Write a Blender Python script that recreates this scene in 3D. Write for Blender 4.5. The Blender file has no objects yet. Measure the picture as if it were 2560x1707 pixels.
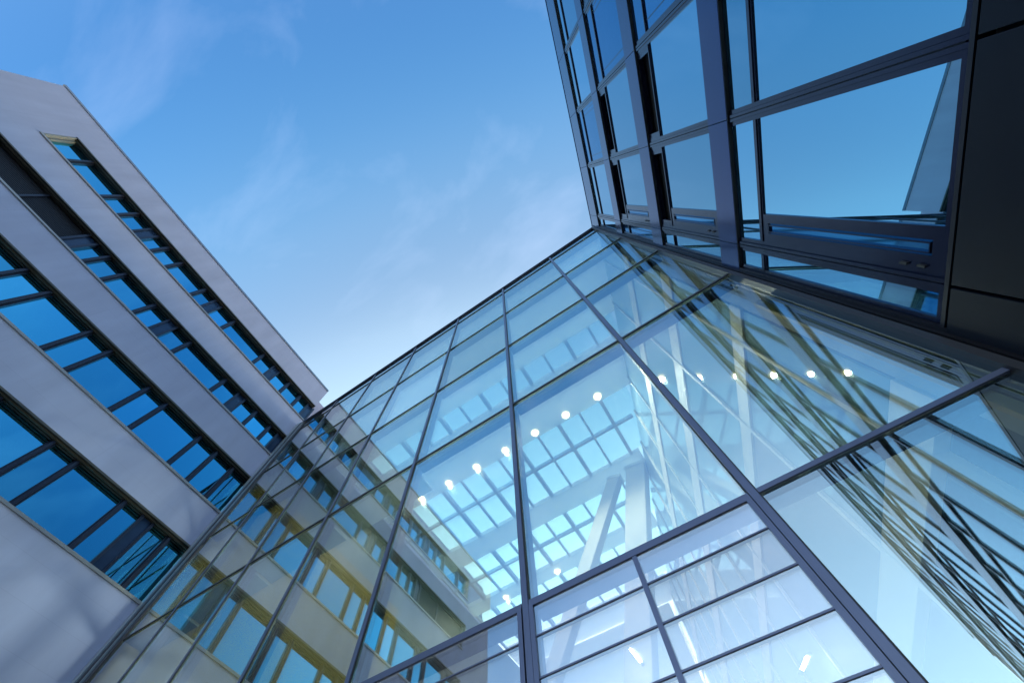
import bpy, bmesh, math, random
from mathutils import Vector, Matrix
random.seed(7)
SC = bpy.context.scene
COL = SC.collection

# ------------------------------------------------------------------ helpers
def nodes_of(name):
    m = bpy.data.materials.new(name); m.use_nodes = True
    nt = m.node_tree; nt.nodes.clear()
    out = nt.nodes.new('ShaderNodeOutputMaterial')
    return m, nt, out

def N(nt, typ, **kw):
    n = nt.nodes.new(typ)
    for k, v in kw.items(): setattr(n, k, v)
    return n

def solid(name, col, rough=0.5, metal=0.0, var=0.06, scale=3.0, bump=0.0, bscale=60.0, spec=0.5, stretch=None):
    """a painted / metal / plaster surface with slight mottling"""
    m, nt, out = nodes_of(name)
    p = N(nt, 'ShaderNodeBsdfPrincipled')
    p.inputs['Roughness'].default_value = rough; p.inputs['Metallic'].default_value = metal
    p.inputs['Specular IOR Level'].default_value = spec
    tc = N(nt, 'ShaderNodeTexCoord')
    mp = N(nt, 'ShaderNodeMapping')
    if stretch: mp.inputs['Scale'].default_value = stretch
    nt.links.new(tc.outputs['Object'], mp.inputs['Vector'])
    nz = N(nt, 'ShaderNodeTexNoise'); nz.inputs['Scale'].default_value = scale; nz.inputs['Detail'].default_value = 6
    nt.links.new(mp.outputs['Vector'], nz.inputs['Vector'])
    rp = N(nt, 'ShaderNodeValToRGB')
    a, b = 1 - var, 1 + var
    rp.color_ramp.elements[0].position = .3; rp.color_ramp.elements[1].position = .7
    rp.color_ramp.elements[0].color = (col[0]*a, col[1]*a, col[2]*a, 1)
    rp.color_ramp.elements[1].color = (min(1, col[0]*b), min(1, col[1]*b), min(1, col[2]*b), 1)
    nt.links.new(nz.outputs['Fac'], rp.inputs['Fac'])
    nt.links.new(rp.outputs['Color'], p.inputs['Base Color'])
    if bump:
        nb = N(nt, 'ShaderNodeTexNoise'); nb.inputs['Scale'].default_value = bscale; nb.inputs['Detail'].default_value = 4
        nt.links.new(tc.outputs['Object'], nb.inputs['Vector'])
        bp = N(nt, 'ShaderNodeBump'); bp.inputs['Strength'].default_value = bump; bp.inputs['Distance'].default_value = .01
        nt.links.new(nb.outputs['Fac'], bp.inputs['Height']); nt.links.new(bp.outputs['Normal'], p.inputs['Normal'])
    nt.links.new(p.outputs['BSDF'], out.inputs['Surface'])
    return m

def stone_mat():
    """pale rendered stone, faint panel joints and weather streaks"""
    m, nt, out = nodes_of('pale_stone')
    p = N(nt, 'ShaderNodeBsdfPrincipled'); p.inputs['Roughness'].default_value = .75
    tc = N(nt, 'ShaderNodeTexCoord')
    sep = N(nt, 'ShaderNodeSeparateXYZ'); nt.links.new(tc.outputs['Object'], sep.inputs[0])
    cmb = N(nt, 'ShaderNodeCombineXYZ')
    nt.links.new(sep.outputs['Y'], cmb.inputs['X']); nt.links.new(sep.outputs['Z'], cmb.inputs['Y'])
    br = N(nt, 'ShaderNodeTexBrick'); br.offset = 0.0
    br.inputs['Scale'].default_value = 1.0; br.inputs['Brick Width'].default_value = 3.2; br.inputs['Row Height'].default_value = .82
    br.inputs['Mortar Size'].default_value = .006; br.inputs['Mortar Smooth'].default_value = .2
    br.inputs['Color1'].default_value = (.285, .305, .46, 1); br.inputs['Color2'].default_value = (.291, .312, .47, 1)
    br.inputs['Mortar'].default_value = (.265, .283, .425, 1)
    nt.links.new(cmb.outputs[0], br.inputs['Vector'])
    mp = N(nt, 'ShaderNodeMapping'); mp.inputs['Scale'].default_value = (1, 1.6, .25)
    nt.links.new(tc.outputs['Object'], mp.inputs['Vector'])
    nz = N(nt, 'ShaderNodeTexNoise'); nz.inputs['Scale'].default_value = 1.3; nz.inputs['Detail'].default_value = 8
    nt.links.new(mp.outputs['Vector'], nz.inputs['Vector'])
    rp = N(nt, 'ShaderNodeMapRange'); rp.inputs['From Min'].default_value = .3; rp.inputs['From Max'].default_value = .7
    rp.inputs['To Min'].default_value = .90; rp.inputs['To Max'].default_value = 1.05
    nt.links.new(nz.outputs['Fac'], rp.inputs['Value'])
    mx = N(nt, 'ShaderNodeVectorMath', operation='SCALE')
    nt.links.new(br.outputs['Color'], mx.inputs[0]); nt.links.new(rp.outputs['Result'], mx.inputs['Scale'])
    nt.links.new(mx.outputs['Vector'], p.inputs['Base Color'])
    nb = N(nt, 'ShaderNodeTexNoise'); nb.inputs['Scale'].default_value = 90; nt.links.new(tc.outputs['Object'], nb.inputs['Vector'])
    bp = N(nt, 'ShaderNodeBump'); bp.inputs['Strength'].default_value = .15; bp.inputs['Distance'].default_value = .004
    nt.links.new(nb.outputs['Fac'], bp.inputs['Height']); nt.links.new(bp.outputs['Normal'], p.inputs['Normal'])
    nt.links.new(p.outputs['BSDF'], out.inputs['Surface'])
    return m

def schlick(nt, r0, power=5.0):
    lw = N(nt, 'ShaderNodeLayerWeight'); lw.inputs['Blend'].default_value = .5
    pw = N(nt, 'ShaderNodeMath', operation='POWER'); pw.inputs[1].default_value = power
    nt.links.new(lw.outputs['Facing'], pw.inputs[0])
    ma = N(nt, 'ShaderNodeMath', operation='MULTIPLY_ADD'); ma.inputs[1].default_value = 1 - r0; ma.inputs[2].default_value = r0
    nt.links.new(pw.outputs[0], ma.inputs[0])
    return ma.outputs[0], pw.outputs[0]

def tinted_gloss(nt, gl, refl, graze):
    oi = N(nt, 'ShaderNodeObjectInfo'); vr = N(nt, 'ShaderNodeMapRange'); vr.inputs['To Min'].default_value = .72; vr.inputs['To Max'].default_value = 1.08
    nt.links.new(oi.outputs['Random'], vr.inputs['Value'])
    rgb = N(nt, 'ShaderNodeRGB'); rgb.outputs[0].default_value = (*refl, 1)
    vs = N(nt, 'ShaderNodeVectorMath', operation='SCALE'); nt.links.new(rgb.outputs[0], vs.inputs[0]); nt.links.new(vr.outputs['Result'], vs.inputs['Scale'])
    mc = N(nt, 'ShaderNodeMix', data_type='RGBA'); mc.inputs[7].default_value = (1, 1, 1, 1)
    nt.links.new(vs.outputs['Vector'], mc.inputs[6])
    nt.links.new(graze, mc.inputs[0]); nt.links.new(mc.outputs[2], gl.inputs['Color'])

def waviness(nt, amount, scale):
    """float glass is never quite flat: a very weak long-wave ripple"""
    tc = N(nt, 'ShaderNodeTexCoord')
    nz = N(nt, 'ShaderNodeTexNoise'); nz.inputs['Scale'].default_value = scale; nz.inputs['Detail'].default_value = 0
    nt.links.new(tc.outputs['Object'], nz.inputs['Vector'])
    bp = N(nt, 'ShaderNodeBump'); bp.inputs['Strength'].default_value = 1.0; bp.inputs['Distance'].default_value = amount
    nt.links.new(nz.outputs['Fac'], bp.inputs['Height'])
    # every pane sits a hair off true in its frame, so reflections break at the joints
    oi = N(nt, 'ShaderNodeObjectInfo'); wn = N(nt, 'ShaderNodeTexWhiteNoise'); wn.noise_dimensions = '1D'
    nt.links.new(oi.outputs['Random'], wn.inputs['W'])
    su = N(nt, 'ShaderNodeVectorMath', operation='SUBTRACT'); su.inputs[1].default_value = (.5, .5, .5); nt.links.new(wn.outputs['Color'], su.inputs[0])
    sc = N(nt, 'ShaderNodeVectorMath', operation='SCALE'); sc.inputs['Scale'].default_value = .0035; nt.links.new(su.outputs['Vector'], sc.inputs[0])
    ad = N(nt, 'ShaderNodeVectorMath', operation='ADD'); nt.links.new(bp.outputs['Normal'], ad.inputs[0]); nt.links.new(sc.outputs['Vector'], ad.inputs[1])
    no = N(nt, 'ShaderNodeVectorMath', operation='NORMALIZE'); nt.links.new(ad.outputs['Vector'], no.inputs[0])
    return no.outputs['Vector']

def clear_glass(name, tint, r0, refl=(1, 1, 1), wave=0.0, power=5.0):
    m, nt, out = nodes_of(name)
    fac, graze = schlick(nt, r0, power)
    tr = N(nt, 'ShaderNodeBsdfTransparent'); tr.inputs['Color'].default_value = (*tint, 1)
    gl = N(nt, 'ShaderNodeBsdfGlossy'); gl.inputs['Roughness'].default_value = 0; tinted_gloss(nt, gl, refl, graze)
    if wave: nt.links.new(waviness(nt, wave, .55), gl.inputs['Normal'])
    mx = N(nt, 'ShaderNodeMixShader')
    nt.links.new(fac, mx.inputs[0]); nt.links.new(tr.outputs[0], mx.inputs[1]); nt.links.new(gl.outputs[0], mx.inputs[2])
    nt.links.new(mx.outputs[0], out.inputs['Surface'])
    return m

def mirror_glass(name, base, r0, refl=(1, 1, 1), wave=0.0, rough=0.0, power=5.0):
    """coated glazing with a dark room behind: dark body under a strong reflection"""
    m, nt, out = nodes_of(name)
    fac, graze = schlick(nt, r0, power)
    df = N(nt, 'ShaderNodeBsdfDiffuse'); df.inputs['Color'].default_value = (*base, 1)
    gl = N(nt, 'ShaderNodeBsdfGlossy'); gl.inputs['Roughness'].default_value = rough; tinted_gloss(nt, gl, refl, graze)
    if wave: nt.links.new(waviness(nt, wave, .8), gl.inputs['Normal'])
    mx = N(nt, 'ShaderNodeMixShader')
    nt.links.new(fac, mx.inputs[0]); nt.links.new(df.outputs[0], mx.inputs[1]); nt.links.new(gl.outputs[0], mx.inputs[2])
    nt.links.new(mx.outputs[0], out.inputs['Surface'])
    return m

def emit(name, col, strength):
    m, nt, out = nodes_of(name)
    e = N(nt, 'ShaderNodeEmission'); e.inputs['Color'].default_value = (*col, 1); e.inputs['Strength'].default_value = strength
    nt.links.new(e.outputs[0], out.inputs['Surface'])
    return m

def translucent(name, col, back):
    """milky roof sheeting: scatters some of the daylight through"""
    m, nt, out = nodes_of(name)
    a = N(nt, 'ShaderNodeBsdfDiffuse'); a.inputs['Color'].default_value = (*col, 1)
    b = N(nt, 'ShaderNodeBsdfTranslucent'); b.inputs['Color'].default_value = (*back, 1)
    mx = N(nt, 'ShaderNodeMixShader'); mx.inputs[0].default_value = .55
    nt.links.new(a.outputs[0], mx.inputs[1]); nt.links.new(b.outputs[0], mx.inputs[2]); nt.links.new(mx.outputs[0], out.inputs['Surface'])
    return m

def hazy_glass(name, tint, r0, haze, refl=(1, 1, 1), wave=0.0):
    """vent glass: weak white haze mixed into clear coated glass to brighten it"""
    m = clear_glass(name, tint, r0, refl, wave); nt = m.node_tree
    out = [n for n in nt.nodes if n.type == 'OUTPUT_MATERIAL'][0]
    src = out.inputs['Surface'].links[0].from_socket
    d = N(nt, 'ShaderNodeBsdfDiffuse'); d.inputs['Color'].default_value = (.85, .87, .9, 1)
    t = N(nt, 'ShaderNodeBsdfTranslucent'); t.inputs['Color'].default_value = (.85, .87, .9, 1)
    dm = N(nt, 'ShaderNodeMixShader'); dm.inputs[0].default_value = .5
    nt.links.new(d.outputs[0], dm.inputs[1]); nt.links.new(t.outputs[0], dm.inputs[2])
    mx = N(nt, 'ShaderNodeMixShader'); mx.inputs[0].default_value = haze
    nt.links.new(src, mx.inputs[1]); nt.links.new(dm.outputs[0], mx.inputs[2]); nt.links.new(mx.outputs[0], out.inputs['Surface'])
    return m

class MB:
    def __init__(s): s.v = []; s.f = []; s.sm = []
    def box(s, x0, x1, y0, y1, z0, z1):
        if x1 < x0: x0, x1 = x1, x0
        if y1 < y0: y0, y1 = y1, y0
        if z1 < z0: z0, z1 = z1, z0
        b = len(s.v)
        s.v += [(x0,y0,z0),(x1,y0,z0),(x1,y1,z0),(x0,y1,z0),(x0,y0,z1),(x1,y0,z1),(x1,y1,z1),(x0,y1,z1)]
        s.f += [(b,b+3,b+2,b+1),(b+4,b+5,b+6,b+7),(b,b+1,b+5,b+4),(b+1,b+2,b+6,b+5),(b+2,b+3,b+7,b+6),(b+3,b,b+4,b+7)]
        return s
    def frame(s, x0, x1, z0, z1, w, y0, y1):
        """rectangular frame in the x-z plane, butt joints"""
        s.box(x0, x0+w, y0, y1, z0, z1); s.box(x1-w, x1, y0, y1, z0, z1)
        s.box(x0+w, x1-w, y0, y1, z1-w, z1); s.box(x0+w, x1-w, y0, y1, z0, z0+w)
        return s
    def bar(s, a, b, w, d, up=(0, 1, 0)):
        """rectangular bar from a to b"""
        a, b = Vector(a), Vector(b); t = (b-a).normalized(); u = Vector(up)
        n = t.cross(u).normalized(); u = n.cross(t).normalized()
        k = len(s.v)
        for p in (a, b):
            for i, j in ((-1,-1),(1,-1),(1,1),(-1,1)): s.v.append(tuple(p + n*w/2*i + u*d/2*j))
        s.f += [(k,k+1,k+2,k+3),(k+7,k+6,k+5,k+4)] + [(k+i,k+4+i,k+4+(i+1)%4,k+(i+1)%4) for i in range(4)]
        return s
    def cyl(s, a, b, r, n=16, r2=None):
        a, b = Vector(a), Vector(b); t = (b-a).normalized()
        u = t.orthogonal().normalized(); w = t.cross(u); r2 = r if r2 is None else r2
        k = len(s.v)
        for p, q in ((a, r), (b, r2)):
            for i in range(n):
                c = 2*math.pi*i/n; s.v.append(tuple(p + (u*math.cos(c) + w*math.sin(c))*q))
        s.f += [tuple(k+i for i in range(n))[::-1], tuple(k+n+i for i in range(n))]
        s.f += [(k+i, k+(i+1)%n, k+n+(i+1)%n, k+n+i) for i in range(n)]
        return s
    def build(s, name, mat, parent=None, bevel=0.0):
        me = bpy.data.meshes.new(name); me.from_pydata(s.v, [], s.f)
        bm = bmesh.new(); bm.from_mesh(me); bmesh.ops.recalc_face_normals(bm, faces=bm.faces)
        if bevel: bmesh.ops.bevel(bm, geom=bm.edges[:], offset=bevel, segments=2, affect='EDGES', profile=.5, clamp_overlap=True)
        bm.to_mesh(me); bm.free()
        me.materials.append(mat)
        o = bpy.data.objects.new(name, me); COL.objects.link(o)
        if parent: o.parent = parent
        return o

def B(*a): return MB().box(*a)

def empty(name, loc, rz=0.0, label=None, cat=None, group=None):
    o = bpy.data.objects.new(name, None); COL.objects.link(o)
    o.location = loc; o.rotation_euler = (0, 0, rz); o.empty_display_size = .3
    return tag(o, label, cat, group)

def tag(o, label=None, cat=None, group=None, kind=None):
    if label: o['label'] = label
    if cat: o['category'] = cat
    if group: o['group'] = group
    if kind: o['kind'] = kind
    return o

# ------------------------------------------------------------------ materials
M = dict(
    stone=stone_mat(),
    coping=solid('coping_metal', (.32, .32, .34), .35, .8, .04),
    bronze=solid('bronze_soffit', (.035, .028, .024), .45, .3, .15, 2.0),
    bronze_light=solid('bronze_rail', (.10, .085, .07), .35, .6, .1),
    sill=solid('sill_metal', (.34, .31, .29), .35, .7, .05),
    reveal=solid('jamb_stone', (.17, .18, .19), .7, 0, .05),
    navy=solid('navy_mullion', (.012, .016, .035), .32, .2, .1),
    navy_panel=solid('navy_panel', (.014, .03, .075), .22, .1, .1),
    louvre=solid('dark_louvre', (.012, .013, .022), .5, .3, .15, 8, stretch=(1, 1, 20)),
    alu=solid('dark_aluminium', (.011, .014, .038), .18, .55, .06),
    alu_dark=solid('black_gasket', (.004, .004, .006), .6, 0, .1),
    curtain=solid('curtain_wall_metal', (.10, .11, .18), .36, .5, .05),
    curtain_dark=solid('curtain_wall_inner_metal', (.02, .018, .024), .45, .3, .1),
    clad=solid('anodised_cladding', (.009, .022, .105), .14, .75, .05, .8),
    clad_black=solid('black_cladding', (.006, .006, .009), .45, .0, .12, 1.2, spec=.12),
    post=solid('pale_post_metal', (.36, .40, .44), .3, .7, .04),
    cream=solid('painted_lamplight_yellow', (.17, .13, .012), .6, 0, .04, 2),  # yellow of the lamplight put into the wall colour
    white=solid('white_interior_paint', (.80, .79, .76), .6, 0, .04, 2),
    ceiling=solid('ceiling_paint', (.70, .73, .74), .6, 0, .05, 2),
    warm_white=solid('warm_white_panel', (.66, .62, .53), .5, 0, .04, 2),
    column=solid('column_paint', (.50, .46, .38), .5, 0, .05, 2),
    panel_black=solid('black_panel', (.005, .006, .011), .36, .0, .2, .7, .35, 1.1, spec=.16),
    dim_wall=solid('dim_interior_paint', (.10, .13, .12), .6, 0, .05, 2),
    roof=translucent('roof_sheeting', (.8, .82, .82), (.85, .92, .92)),
    floor=solid('interior_floor', (.40, .38, .35), .35, 0, .06, 1.5),
    paving=solid('paving', (.42, .41, .40), .7, 0, .12, .8, .2, 40),
    roofing=solid('roofing', (.15, .15, .16), .8, 0, .1),
    lamp_body=solid('lamp_housing', (.5, .5, .5), .3, .8, .03),
    glass_g=clear_glass('curtain_wall_glass', (.88, .98, .95), .42, (.94, 1, 1), .0003),
    glass_vent=hazy_glass('vent_glass', (.92, .95, 1.0), .42, .04, (1, 1, 1), .0006),
    glass_sky=clear_glass('skylight_glass', (.85, .96, .96), .04),
    glass_l=mirror_glass('blue_window_glass', (.006, .014, .03), .78, (.13, .72, 1.0), .0008),
    glass_r=mirror_glass('reflective_window_glass', (.006, .02, .035), .66, (.34, .76, 1.0), .0006),
    glass_spandrel=mirror_glass('spandrel_glass', (.006, .02, .06), .42, (.12, .58, 1.0), .0005, .05),
    inner_glass=mirror_glass('inner_partition_glass', (.26, .36, .38), .12, (.9, 1, 1)),
    lamp=emit('lamp_glow', (1.0, .86, .62), 160.0),
    ring=emit('halo_glow', (1.0, .72, .34), 2.2),
    corner=solid('corner_metal', (.013, .012, .016), .3, .4, .1),
    tube=emit('tube_glow', (1.0, .97, .9), 14.0),
)

# ------------------------------------------------------------------ ground
g = MB(); R0 = 600
g.v = [(-R0,-R0,0),(R0,-R0,0),(R0,R0,0),(-R0,R0,0)]; g.f = [(0,1,2,3)]
go = g.build('ground', M['paving']); tag(go, kind='structure')

# ------------------------------------------------------------------ pale stone building (left)
# local frame: +x out of the facade, y along it (0 where the glass wall butts against it), z up
SX, GY = -11.53, 2.65
LB = empty('stone_building', (SX, GY, 0), 0, 'pale stone office building with long ribbon windows in dark bronze frames', 'building')
Y0, Y1 = -14.29, 0.0
ROWS = [(10.41, 12.55), (14.14, 16.28), (17.91, 19.52), (21.23, 22.85)]
WY0 = -12.19
DEP = .50
w = MB()
zs = [0] + [z for r in ROWS for z in r] + [24.70]
for a, b in zip(zs[0::2], zs[1::2]): w.box(-.62, 0, WY0, Y1, a, b)
w.box(-.62, 0, Y0, WY0, 0, 24.70)
w.box(-12, -.62, Y0, 14.5, 0, 24.55)                # solid core behind the windows
w.build('facade_wall', M['stone'], LB)
c = MB().box(-.70, .035, Y0-.04, Y1, 24.70, 24.83).box(-.66, .02, Y0-.03, Y1, 24.83, 24.86)
c.build('coping', M['coping'], LB)
B(-12, -.72, Y0, 14.5, 24.56, 24.70).build('roof', M['roofing'], LB)

# mullion positions in each row: (position, kind) s = slim, d = double with a navy panel, from the photograph's module
def row_mullions(k):
    if k == 1:
        p = []
        y = .0
        base = [-.66, -1.36, -2.03, -3.36, -4.00, -5.34, -6.02, -7.30, -8.00, -9.3, -10.0, -11.3]
        return [(b, 's') for b in base]
    if k == 0:
        return [(-.60,'s'), (-1.28,'d'), (-1.97,'s'), (-3.33,'s'), (-3.97,'s'), (-5.3,'s'), (-5.95,'s'), (-7.3,'s'), (-8.0,'s'), (-9.3,'s'), (-10.0,'s'), (-11.3,'s')]
    if k == 2:
        return [(-.20,'d'), (-.75,'s'), (-1.47,'s'), (-2.21,'d'), (-2.99,'s'), (-4.63,'s'), (-5.41,'d'), (-6.17,'s'), (-7.36,'s'), (-8.0,'s'), (-8.60,'d'), (-10.15,'j')]
    return [(-.10,'d'), (-.73,'s'), (-1.445,'s'), (-2.21,'d'), (-2.96,'s'), (-4.63,'s'), (-5.48,'d'), (-6.15,'s'), (-7.33,'s'), (-7.99,'s'), (-8.62,'d'), (-9.40,'s'), (-10.09,'s'), (-11.37,'s')]

for k, (z0, z1) in enumerate(ROWS):
    win = MB().box(-.60, -.012, WY0+.03, Y1, z1-.05, z1-.004).box(-.20, -.145, WY0+.03, Y1, z1-.085, z1-.05).build('ribbon_window', M['bronze'], LB)
    MB().box(-.012, .014, WY0, Y1, z1-.055, z1+.012).box(-.105, -.055, WY0+.03, Y1, z1-.09, z1-.05).build('blind_rail', M['bronze_light'], win)
    B(-.60, .045, WY0, Y1, z0+.004, z0+.035).box(.012, .045, WY0, Y1, z0-.05, z0+.004).build('sill', M['sill'], win)
    B(-.60, -.004, WY0, WY0+.05, z0+.035, z1-.05).box(-.60, -.12, WY0+.05, WY0+.11, z0+.035, z1-.05).build('jamb', M['reveal'], win)
    ms = sorted(row_mullions(k), reverse=True)
    edges = [Y1-.02]
    for y, t in ms:
        if t == 'd':
            mm = MB().box(-.30, -.11, y+.12, y+.19, z0+.035, z1-.05).box(-.30, -.11, y-.19, y-.12, z0+.035, z1-.05)
            mm.build('mullion', M['navy'], win)
            B(-.25, -.16, y-.12, y+.12, z0+.035, z1-.05).build('metal_panel', M['navy_panel'], win)
            hw = .19
        elif t == 'j':
            mm = MB().box(-.27, -.18, y-.03, y+.03, z0+.035, z1-.05); mm.build('mullion', M['navy'], win); hw = .03
        else:
            hw = .075
            MB().box(-.30, -.16, y-hw, y+hw, z0+.035, z1-.05).box(-.16, -.10, y-.03, y+.03, z0+.035, z1-.05).build('mullion', M['navy'], win)
        edges += [y+hw, y-hw]
    edges.append(WY0+.12)
    for a, b in zip(edges[0::2], edges[1::2]):
        if b > a - .02: continue
        if k == 2 and a < -8.7:
            lv = MB()
            lv.box(-.30, -.27, b, a, z0+.035, z1-.05)
            nz = 22
            for i in range(nz):
                z = z0 + .05 + (z1-z0-.18)*i/nz
                lv.box(-.27, -.22, b, a, z, z+.035)
            lv.build('louvre_panel', M['louvre'], win)
        else:
            B(-.25, -.22, b, a, z0+.035, z1-.05).build('pane', M['glass_l'], win)

# ------------------------------------------------------------------ dark metal building (right)
# local frame: x along the facade (0 at the corner with the glass wall), +y out towards the yard
CX = 2.36; RA = math.radians(105.4507)
RB = empty('metal_building', (CX, GY, 0), RA, 'dark blue metal clad office building with large mirror windows', 'building')
TOP = 20.97
QEND = -31.0
JO = [0, -.40] + [-.40 - 1.478*i for i in range(1, 21)]          # vertical joints
RD = .035                                                        # window recess
STO = [  # band top, head, strip bottom, glass top, glass bottom
    (TOP, 19.62, 18.90, 18.77, 16.90),
    (16.86, 16.17, 15.46, 15.34, 13.23),
    (13.19, 12.50, 11.83, 11.74, 9.58),
    (9.52, 8.91, 8.30, 8.18, 5.42),
]
core = MB().box(QEND, 0.0, -9, -.30, 0, TOP-.15).box(0.0, 22, -9, -.30, 0, 20.2)
core.build('core_wall', M['clad_black'], RB)
B(QEND, 22, -8.9, -.32, TOP-.14, TOP-.04).build('roof', M['roofing'], RB)
cp = MB().box(QEND, .04, -.35, .012, TOP, TOP+.03); cp.build('coping', M['clad'], RB)

def rwindow(x0, x1, s, mode, side=False):
    """one bay of one storey; x0 < x1; mode: glass / blue / open; side: has the tall side vent"""
    ztop, zh, zs, zg, zb = s
    low = s is STO[3]
    fr = MB()
    y1, y0 = -RD, -RD-.10
    fr.box(x0, x0+.045, y0, y1, zb-.02, zh).box(x1-.045, x1, y0, y1, zb-.02, zh).box(x0+.045, x1-.045, y0, y1-.012, zh-.02, zh).box(x0+.045, x1-.045, y0, y1, zb-.02, zb+.025)
    fr.box(x0+.045, x1-.045, y0, y1, zg, zs)                      # bar between vent strip and pane
    fr.box(x0+.045, x1-.045, y1, y1+.012, zg+.03, zs-.03)
    win = fr.build('window', M['alu'], RB)
    gx1 = x1-.045
    yp0, yp1 = -RD-.04, -RD-.016
    if side:
        px0, px1 = x1-.36, x1-.045                                # tall vent panel beside the corner joint
        f2 = MB().frame(px0, px1, zb+.025, zg, .10, y0, y1).frame(px0+.115, px1-.115, zb+.14, zg-.115, .012, y1-.02, y1+.006)
        sv = f2.build('side_vent', M['alu'], win)
        B(px0+.10, px1-.10, yp0, yp1, zb+.125, zg-.10).build('vent_panel', M['glass_spandrel'], sv)
        for hz in (.35, .16): B(px1-.03, px1-.012, y1, y1+.02, zb+hz, zb+hz+.08).build('hinge', M['alu_dark'], sv)
        gx1 = px0
    mat = M['glass_r'] if mode != 'blue' else M['glass_spandrel']
    B(x0+.045, gx1, yp0, yp1, zb+.025, zg).build('pane', mat, win)
    if mode == 'open':
        vz0, vz1 = zs, zh-.02
        f3 = MB().frame(x0+.045, x1-.045, vz0, vz1, .03, y0+.02, y1-.006).box(x0+.075, x0+.13, y0+.02, y1-.01, vz0+.03, vz1-.03).box(x1-.13, x1-.075, y0+.02, y1-.01, vz0+.03, vz1-.03)
        vt = f3.build('open_vent', M['alu'], win)
        B(x0+.13, x1-.13, y0-.10, y0-.09, vz0+.03, vz1-.03).build('vent_opening', M['alu_dark'], vt)
    else:
        B(x0+.045, x1-.045, yp0, yp1, zs, zh-.02).build('vent_pane', mat, win)
        if low or mode == 'glass':
            for hx in (x0+.10, x1-.16): B(hx, hx+.06, y1, y1+.012, zs-.06, zs-.045).build('hinge', M['alu_dark'], win)
    if mode == 'blue':
        MB().box(x0+.10, x0+.112, yp1, yp1+.006, zb+.04, zg-.02).box(x0+.20, x0+.212, yp1, yp1+.006, zb+.04, zg-.02) \
            .box(x1-.18, x1-.168, yp1, yp1+.006, zb+.04, zg-.02).build('panel_trim', M['alu'], win)

MODE = {(0,2):'blue', (1,0):'blue', (1,1):'open', (1,2):'open', (1,3):'blue', (1,4):'open', (2,1):'open', (2,2):'open', (2,3):'blue', (2,5):'blue', (0,5):'blue'}
for si, s in enumerate(STO):
    for b in range(len(JO)-1):
        x1, x0 = JO[b], JO[b+1]
        xa, xb = x0+.038, x1-.038
        if b == 0: xb = -.085
        rwindow(xa, xb, s, MODE.get((si, b), 'glass'), side=(b == 1 and si > 0))
        # cladding band above the window, standing proud of it
        p = B(x0+.004, (x1 if b else -.05)-.004, -RD-.12, 0, s[1]+.002, s[0]).box(x0+.004, (x1 if b else -.05)-.004, -RD-.12, -.012, s[0], s[0]+.012)
        p.build('cladding_panel', M['clad'], RB, bevel=.004)
        # dark underside strip of the band
for b in range(1, len(JO)):
    for si, s in enumerate(STO):
        x = JO[b]
        mu = MB().box(x-.036, x-.006, -RD-.10, -.02, s[4]-.04, s[1]-.002).box(x+.006, x+.036, -RD-.10, -.02, s[4]-.04, s[1]-.002)
        mu.build('vertical_mullion', M['alu'], RB)
gk = MB()
for s in STO:
    gk.box(QEND+.2, -.09, -RD-.11, -.004, s[1]-.012, s[1]-.001)  # black strip, the shade under the band put in as colour
    gk.box(QEND+.2, -.09, -RD-.19, -RD-.13, s[1]-.3, s[1]+.4)
for x in JO[1:]: gk.box(x-.005, x+.005, -RD-.10, -.03, 5.42, 19.6)
gk.build('gasket_and_shade', M['alu_dark'], RB)
# base panels below the lowest windows
for b in range(len(JO)-1):
    x1, x0 = JO[b], JO[b+1]
    xa, xb = x0+.012, (x1-.012 if b else -.055)
    for (za, zb_) in ((3.55, 5.30), (1.8, 3.52), (0.05, 1.77)):
        B(xa, xb, -.12, -.002, za, zb_).build('base_panel', M['panel_black'], RB, bevel=.004)
MB().box(QEND, -.05, -.2, -.125, 0, 5.4).build('backing', M['alu_dark'], RB)
MB().box(QEND, -.06, -.13, -.006, 5.325, 5.365).build('base_rail', M['corner'], RB)
# corner post with its round cover pipe
cpst = MB().box(-.083, -.05, -RD-.1, -.004, 0, TOP).box(-.05, .01, -.10, .03, 0, TOP-.02)
cpst.build('corner_post', M['corner'], RB)
MB().cyl((.028, .055, 0), (.028, .055, TOP-.05), .028, 14).build('cover_pipe', M['corner'], RB)
# facade running on inside the glass hall: pale glazed partitions that mirror the roof lattice
xs = [-.403 + 1.478*i for i in range(1, 14)]
SPZ = [(5.30, 5.85), (9.00, 9.40), (12.40, 13.05), (16.05, 16.70)]
ends = [.53] + xs
for a, b in zip(ends[:-1], ends[1:]):
    for (s0, s1), (n0, n1) in zip(SPZ, SPZ[1:] + [(20.1, 20.1)]):
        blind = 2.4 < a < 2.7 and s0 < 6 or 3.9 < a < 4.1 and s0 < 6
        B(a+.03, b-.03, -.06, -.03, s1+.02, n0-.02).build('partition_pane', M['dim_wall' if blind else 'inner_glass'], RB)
        B(a+.004, b-.004, -.14, .0, s0, s1).build('spandrel_panel', M['warm_white'], RB)
for x in xs: B(x-.028, x+.028, -.14, .012, 0, 20.1).build('partition_mullion', M['warm_white'], RB)
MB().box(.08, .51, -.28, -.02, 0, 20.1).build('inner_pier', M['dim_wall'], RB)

# ------------------------------------------------------------------ glass hall
# local frame: x along the glass wall, y into the hall, z up
GH = empty('glass_hall', (0, GY, 0), 0, 'glass curtain wall hall with lattice skylight between the stone and metal buildings', 'building')
MX = [.538 - 1.972*i for i in range(0, 6)]                        # .538 -1.434 -3.406 -5.378 -7.35 -9.32
XL, XR = -10.95, 2.30
ZT = [4.675, 9.115, 12.637, 16.151, 19.61, 20.47]
cols = [XR] + MX + [XL]
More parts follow.
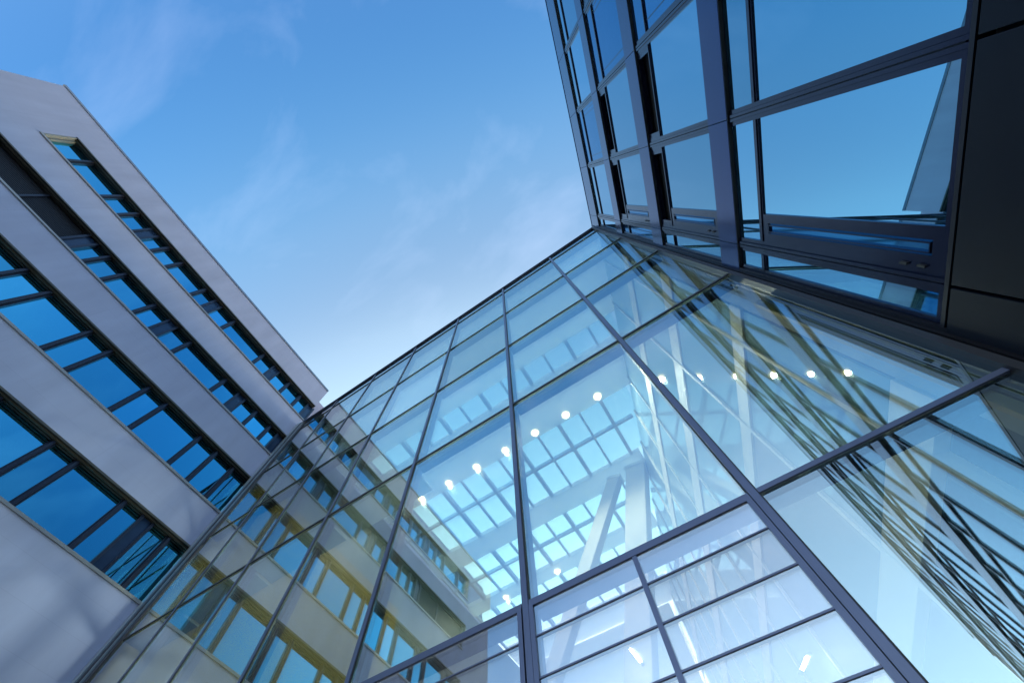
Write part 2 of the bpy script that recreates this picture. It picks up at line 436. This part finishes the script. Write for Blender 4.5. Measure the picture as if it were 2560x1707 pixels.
# mullions
for x in MX:
    m_ = MB().box(x-.029, x+.029, -.022, .0, 0, 20.45)
    m_.build('mullion', M['curtain'], GH, bevel=.004)
    MB().box(x+.029, x+.039, -.012, .003, 0, 20.44).box(x-.039, x-.029, -.004, .003, 0, 20.44).build('mullion_gasket', M['alu_dark'], GH)
    MB().box(x-.024, x+.024, .045, .20, 0, 20.40).build('inner_fin', M['curtain_dark'], GH)
# transoms, broken at every mullion
for z in ZT:
    t = MB(); ti = MB(); sh = MB()
    for a, b in zip(cols[:-1], cols[1:]):
        x0, x1 = b+.035, (a-.035 if a < 2 else 2.27)
        t.box(x0, x1, -.02, 0, z-.027, z+.027)
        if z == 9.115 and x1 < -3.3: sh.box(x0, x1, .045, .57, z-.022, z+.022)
        else: ti.box(x0, x1, .045, .22, z-.022, z+.022)
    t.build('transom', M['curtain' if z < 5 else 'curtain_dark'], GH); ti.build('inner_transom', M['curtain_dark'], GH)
    if sh.v: sh.build('light_shelf', M['dim_wall'], GH)
# gutter cap on the top edge
B(XL-.3, XR, -.06, .18, 20.50, 20.56).build('top_cap', M['curtain'], GH)
# panes
for i, (a, b) in enumerate(zip(cols[:-1], cols[1:])):
    x0, x1 = b+.02, a-.02
    for z0, z1 in zip(ZT[:-1], ZT[1:]):
        B(x0, x1, .004, .036, z0+.015, z1-.015).build('pane', M['glass_g'], GH)
    if i in (1, 2):
        continue
    B(x0, x1, .004, .036, 0.05, ZT[0]-.015).build('pane', M['glass_g'], GH)
# two bays of opening vents below the heavy transom
LZ = [4.630, 4.300, 3.930, 3.560, 3.185, 2.81, 2.44, 2.07, 1.70, 1.33, .96]
for bi, (xa, xb, mid) in enumerate(((-1.434, .538, -.448), (-3.406, -1.434, None))):
    fr = MB().box(xa+.036, xa+.075, -.03, .03, 0, 4.645).box(xb-.075, xb-.036, -.03, .03, 0, 4.645).box(xa+.075, xb-.075, -.03, .03, 4.615, 4.645)
    ow = fr.build('vent_frame', M['curtain'], GH)
    for z0, z1 in zip(LZ[1:], LZ[:-1]):
        spans = [(xa+.075, xb-.075)] if mid is None else [(xa+.075, mid-.018), (mid+.018, xb-.075)]
        for (p0, p1) in spans:
            B(p0, p1, -.016, .008, z0+.012, z1-.012 if z1 < 4.62 else z1-.02).build('vent_pane', M['glass_vent'], ow)
        B(xa+.075, xb-.075, -.024, .02, z0-.010, z0+.001).box(xa+.036, xb-.036, -.020, -.014, z0+.001, z0+.007).build('vent_rail', M['curtain'], ow)
    if mid is not None:
        B(mid-.018, mid+.018, -.026, .03, 0, 4.615).build('vent_mullion', M['curtain'], ow)
# end post against the stone facade
MB().box(-11.52, -11.33, -.10, -.02, 0, 20.62).box(-11.20, -11.13, -.06, .0, 0, 20.56).build('end_post', M['post'], GH)
MB().box(-11.33, -11.20, -.07, .02, 0, 20.56).box(-11.13, -10.96, -.03, .08, 0, 20.56).build('end_post_core', M['curtain_dark'], GH)
# end post against the metal building
MB().box(2.27, 2.33, -.05, .06, 0, 20.45).build('end_mullion', M['curtain_dark'], GH)
MB().box(2.06, 2.255, .06, .11, 0, 7.9).build('end_trim', M['cream'], GH)  # painted lamplight: the strip stops where the warm light ends
MB().box(2.14, 2.165, .04, .06, 0, 7.9).box(2.215, 2.23, .04, .06, 0, 20.4).build('end_trim_joint', M['curtain_dark'], GH)
# roof: solid ceiling strips and beams around the skylight openings (y measured from the glass wall)
def rx(y, z=0): return CX - .2756*(y) - .05                        # the metal building's line inside the hall
Y = lambda yw: yw - GY
ZC = 20.40
YF = 20.0
roof = MB()
strips = [(2.72, 5.50), (6.35, 8.42), (11.35, 12.38), (14.70, 15.40), (18.4, 20.0)]
XLI = -11.4
for a, b in strips: roof.box(XLI, rx(Y(a)), Y(a), Y(b), ZC, ZC+.28)
roof.build('roof', M['roof'], GH)
rows = [(5.50, 6.35), (8.42, 9.70), (9.80, 11.35), (12.38, 13.40), (13.50, 14.70), (15.40, 16.7), (16.8, 18.4)]
for a, b in ((9.70, 9.80), (13.40, 13.50), (16.7, 16.8)):
    B(XLI, rx(Y(a)), Y(a), Y(b), ZC-.02, ZC+.2).build('cross_beam', M['ceiling'], GH)
x = -.455; bx = []
while x + .985 < 2.0: x += .985
while x > XLI: bx.append(x); x -= .985
for a, b in ((5.50, 6.35), (8.42, 11.35), (12.38, 14.70), (15.40, 18.4)):
    for i, x in enumerate(bx):
        if x > rx(Y(b)) : continue
        hw = .045 if i % 2 else .07
        dz = .14 if i % 2 else .30
        B(x-hw, x+hw, Y(a), Y(b), ZC+.004, ZC+.004+dz).build('beam', M['ceiling'], GH)
    B(XLI, rx(Y(a)), Y(a), Y(b), ZC+.32, ZC+.34).build('skylight_pane', M['glass_sky'], GH)
# inner walls
B(-11.50, -11.42, .12, 7.6, 0, 16.6).build('side_wall', M['cream'], GH)  # warm lamplight on this part of the wall is painted in
MB().box(-11.50, -11.42, 7.6, Y(YF), 0, 20.35).box(-11.50, -11.42, .12, 7.6, 16.6, 20.35).build('upper_side_wall', M['dim_wall'], GH)  # unlit rest of the wall, dimness put into the colour
rw = MB().box(-11.4, -2.6, Y(YF), Y(YF)+.2, 0, 20.35); rw.build('rear_wall', M['white'], GH)
B(-11.4, 2.2, .1, Y(YF), .004, .03).build('hall_floor', M['floor'], GH)

# ------------------------------------------------------------------ slanted columns in the hall
def slant(name, a, b, w1, d1, mat, label):
    o = empty(name, b, 0, label, 'column')
    A, Bv = Vector(a)-Vector(b), Vector((0, 0, 0))
    MB().bar(Bv, A, w1, d1).build('shaft', M[mat], o, bevel=.03)
    t = (A).normalized()
    MB().bar(A - t*.12, A + t*.05, w1*1.18, d1*1.18).build('head_plate', M['ceiling'], o)
    return o
slant('slanted_column', (-.55, 12.0, 20.3), (-5.9, 12.0, .03), .85, .5, 'column', 'broad cream slanted column standing under the lattice skylight behind the glass')
slant('slanted_column', (-1.6, 12.0, 20.3), (-11.0, 11.2, .03), .55, .4, 'column', 'slim pale leaning column seen through the lower vent panes')

# ------------------------------------------------------------------ lamps
ORD = ['nearest the dark metal building', 'second from the metal building end', 'third from the metal building end', 'in the middle of the row',
       'third from the stone building end', 'second from the stone building end', 'nearest the stone building']
def spot(x, y, z, label, group, power):
    o = empty('ceiling_spotlight', (x, y, z), 0, label, 'spotlight', group)
    MB().cyl((0, 0, .10), (0, 0, 0), .11, 18, .13).build('housing', M['lamp_body'], o)
    MB().cyl((0, 0, -.004), (0, 0, -.03), .07, 18, .055).build('lens', M['lamp'], o)
    MB().cyl((0, 0, -.001), (0, 0, -.012), .165, 24, .15).build('halo_ring', M['ring'], o)  # glowing ring added for the warm halo around the lamp
    ld = bpy.data.lights.new('lamp_light', 'SPOT'); ld.spot_size = math.radians(150); ld.spot_blend = .5; ld.energy = power; ld.color = (1, .92, .76); ld.shadow_soft_size = .1
    lo = bpy.data.objects.new('lamp_light', ld); COL.objects.link(lo); lo.parent = o; lo.location = (0, 0, -.18)
    return o
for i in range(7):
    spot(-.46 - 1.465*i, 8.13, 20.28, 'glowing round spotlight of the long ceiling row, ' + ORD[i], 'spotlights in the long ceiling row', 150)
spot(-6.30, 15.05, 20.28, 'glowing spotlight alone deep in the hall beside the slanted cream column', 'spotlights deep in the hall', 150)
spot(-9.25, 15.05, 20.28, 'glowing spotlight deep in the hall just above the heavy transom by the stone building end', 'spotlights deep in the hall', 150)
def tube(a, b, label, aim=None, power=0):
    a, b = Vector(a), Vector(b); c = (a+b)/2; d = (b-a)
    o = empty('tube_lamp', c, 0, label, 'lamp', 'tube lamps in the hall')
    r_ = .034 if d.length > .5 else .028
    MB().cyl(-d/2, d/2, r_, 12).build('tube', M['tube'], o)
    t = d.normalized()
    MB().cyl(-d/2 - t*.06, -d/2 + t*.02, r_*1.25, 12).cyl(d/2 - t*.02, d/2 + t*.06, r_*1.25, 12).build('end_cap', M['lamp_body'], o)
    if aim:                                                    # added spot beam, aimed out through the glass to brighten the stone facade
        ld = bpy.data.lights.new('lamp_light', 'SPOT'); ld.energy = power; ld.color = (1, .95, .84); ld.shadow_soft_size = 1.1
        ld.spot_size = math.radians(46); ld.spot_blend = .8
        lo = bpy.data.objects.new('lamp_light', ld); COL.objects.link(lo); lo.parent = o
        v = Vector(aim) - c; lo.location = v.normalized()*.12
        lo.rotation_euler = (-v).to_track_quat('Z', 'Y').to_euler()
tube((-2.868, 11.0, 11.01), (-2.677, 11.0, 10.44), 'short white tube lamp shining through the left column of vent panes')
tube((.636, 8.0, 6.97), (.418, 8.0, 6.77), 'small white tube lamp shining through the right column of vent panes', (-11.5, -2.4, 10.6), 4000)

# ------------------------------------------------------------------ sky, sun, camera
SUN_EL, SUN_AZ = math.radians(14.0), math.radians(105)   # azimuth counted from +x, counter-clockwise
wd = bpy.data.worlds.new('World'); SC.world = wd; wd.use_nodes = True
nt = wd.node_tree; nt.nodes.clear()
wo = N(nt, 'ShaderNodeOutputWorld'); bg = N(nt, 'ShaderNodeBackground')
sky = N(nt, 'ShaderNodeTexSky'); sky.sky_type = 'NISHITA'; sky.sun_disc = False
sky.sun_elevation = SUN_EL; sky.sun_rotation = math.pi/2 - SUN_AZ
sky.air_density = 1.0; sky.dust_density = .6; sky.ozone_density = 1.6
tc = N(nt, 'ShaderNodeTexCoord')
# the glow round the low sun behind the hall: the sky pales towards it and deepens at a right angle to it
dt = N(nt, 'ShaderNodeVectorMath', operation='DOT_PRODUCT'); dt.inputs[1].default_value = (-.35, .90, .25)
nt.links.new(tc.outputs['Generated'], dt.inputs[0])
gm = N(nt, 'ShaderNodeMapRange'); gm.inputs['From Min'].default_value = -.8; gm.inputs['From Max'].default_value = .8
nt.links.new(dt.outputs['Value'], gm.inputs['Value'])
rp = N(nt, 'ShaderNodeValToRGB'); cr = rp.color_ramp
cr.interpolation = 'B_SPLINE'
SKYRAMP = [(-.8, (1.85, 1.6, 1.32)), (-.5, (1.6, 1.48, 1.30)), (-.25, (.62, .84, .98)), (-.06, (.31, .65, .93)), (.10, (.55, .97, 1.12)), (.24, (1.02, 1.22, 1.17)), (.42, (1.36, 1.18, 1.0)), (.8, (3.6, 3.0, 1.9))]
while len(cr.elements) < len(SKYRAMP): cr.elements.new(.5)
for e, (t, c) in zip(cr.elements, SKYRAMP):
    e.position = (t+.8)/1.6; e.color = (c[0]/4, c[1]/4, c[2]/4, 1)
nt.links.new(gm.outputs['Result'], rp.inputs['Fac'])
hs = N(nt, 'ShaderNodeMix', data_type='RGBA', blend_type='MULTIPLY'); hs.inputs[0].default_value = 1
# and it is dimmer low down on the side turned away from the sun (+x)
sx = N(nt, 'ShaderNodeSeparateXYZ'); nt.links.new(tc.outputs['Generated'], sx.inputs[0])
dm = N(nt, 'ShaderNodeMapRange'); dm.interpolation_type = 'SMOOTHSTEP'
dm.inputs['From Min'].default_value = .5; dm.inputs['From Max'].default_value = .96; dm.inputs['To Min'].default_value = 1; dm.inputs['To Max'].default_value = .25
nt.links.new(sx.outputs['X'], dm.inputs['Value'])
dk = N(nt, 'ShaderNodeVectorMath', operation='SCALE'); nt.links.new(sky.outputs[0], dk.inputs[0]); nt.links.new(dm.outputs['Result'], dk.inputs['Scale'])
nt.links.new(dk.outputs['Vector'], hs.inputs[6]); sc4 = N(nt, 'ShaderNodeVectorMath', operation='SCALE'); sc4.inputs['Scale'].default_value = 4.0
nt.links.new(rp.outputs['Color'], sc4.inputs[0]); nt.links.new(sc4.outputs['Vector'], hs.inputs[7])
# thin cirrus
mp = N(nt, 'ShaderNodeMapping'); mp.inputs['Scale'].default_value = (1.2, 2.2, 1.0); mp.inputs['Rotation'].default_value = (0, 0, .5); mp.inputs['Location'].default_value = (.35, .1, .2)
nt.links.new(tc.outputs['Generated'], mp.inputs['Vector'])
nz = N(nt, 'ShaderNodeTexNoise'); nz.inputs['Scale'].default_value = 2.6; nz.inputs['Detail'].default_value = 7; nz.inputs['Roughness'].default_value = .55; nz.inputs['Distortion'].default_value = .4
nt.links.new(mp.outputs['Vector'], nz.inputs['Vector'])
mr = N(nt, 'ShaderNodeMapRange'); mr.inputs['From Min'].default_value = .50; mr.inputs['From Max'].default_value = .78; mr.inputs['To Max'].default_value = .14
nt.links.new(nz.outputs['Fac'], mr.inputs['Value'])
mxc = N(nt, 'ShaderNodeMix', data_type='RGBA')
CLOUD = mxc.inputs[7]
CLOUD.default_value = (2.6, 2.9, 3.8, 1)
nt.links.new(mr.outputs['Result'], mxc.inputs[0]); nt.links.new(hs.outputs[2], mxc.inputs[6])
nt.links.new(mxc.outputs[2], bg.inputs['Color']); bg.inputs['Strength'].default_value = .15
nt.links.new(bg.outputs[0], wo.inputs['Surface'])
sd = bpy.data.lights.new('sun', 'SUN'); sd.energy = 2.0; sd.angle = math.radians(.5); sd.color = (1, .86, .7)
so = bpy.data.objects.new('sun', sd); COL.objects.link(so)
dirv = Vector((math.cos(SUN_EL)*math.cos(SUN_AZ), math.cos(SUN_EL)*math.sin(SUN_AZ), math.sin(SUN_EL)))
so.rotation_euler = dirv.to_track_quat('Z', 'Y').to_euler(); so.location = (0, 40, 60)

cam = bpy.data.cameras.new('camera'); co = bpy.data.objects.new('camera', cam); COL.objects.link(co)
r = Vector((0.8429358196, 0.5375344188, -0.0227145899)); u = Vector((0.4848144889, -0.7406026439, 0.4652554514)); f = Vector((-0.2332683334, 0.4031928476, 0.8848849712))
mt = Matrix((( r.x, u.x, -f.x, 0), (r.y, u.y, -f.y, 0), (r.z, u.z, -f.z, 1.6), (0, 0, 0, 1)))
co.matrix_world = mt
cam.sensor_fit = 'HORIZONTAL'; cam.sensor_width = 36; cam.lens = 36*1241.742/2560
cam.shift_x = 8.348/2560; cam.shift_y = 290.01/2560
cam.clip_end = 5000; cam.clip_start = .05
SC.camera = co

SC.render.engine = 'CYCLES'
cy = SC.cycles
cy.max_bounces = 12; cy.diffuse_bounces = 3; cy.glossy_bounces = 7; cy.transmission_bounces = 8; cy.transparent_max_bounces = 32
cy.caustics_reflective = True; cy.caustics_refractive = False
cy.sample_clamp_indirect = 4
cy.use_denoising = True
SC.view_settings.view_transform = 'Standard'; SC.view_settings.look = 'None'
SC.view_settings.gamma = 1; SC.view_settings.exposure = 1.78
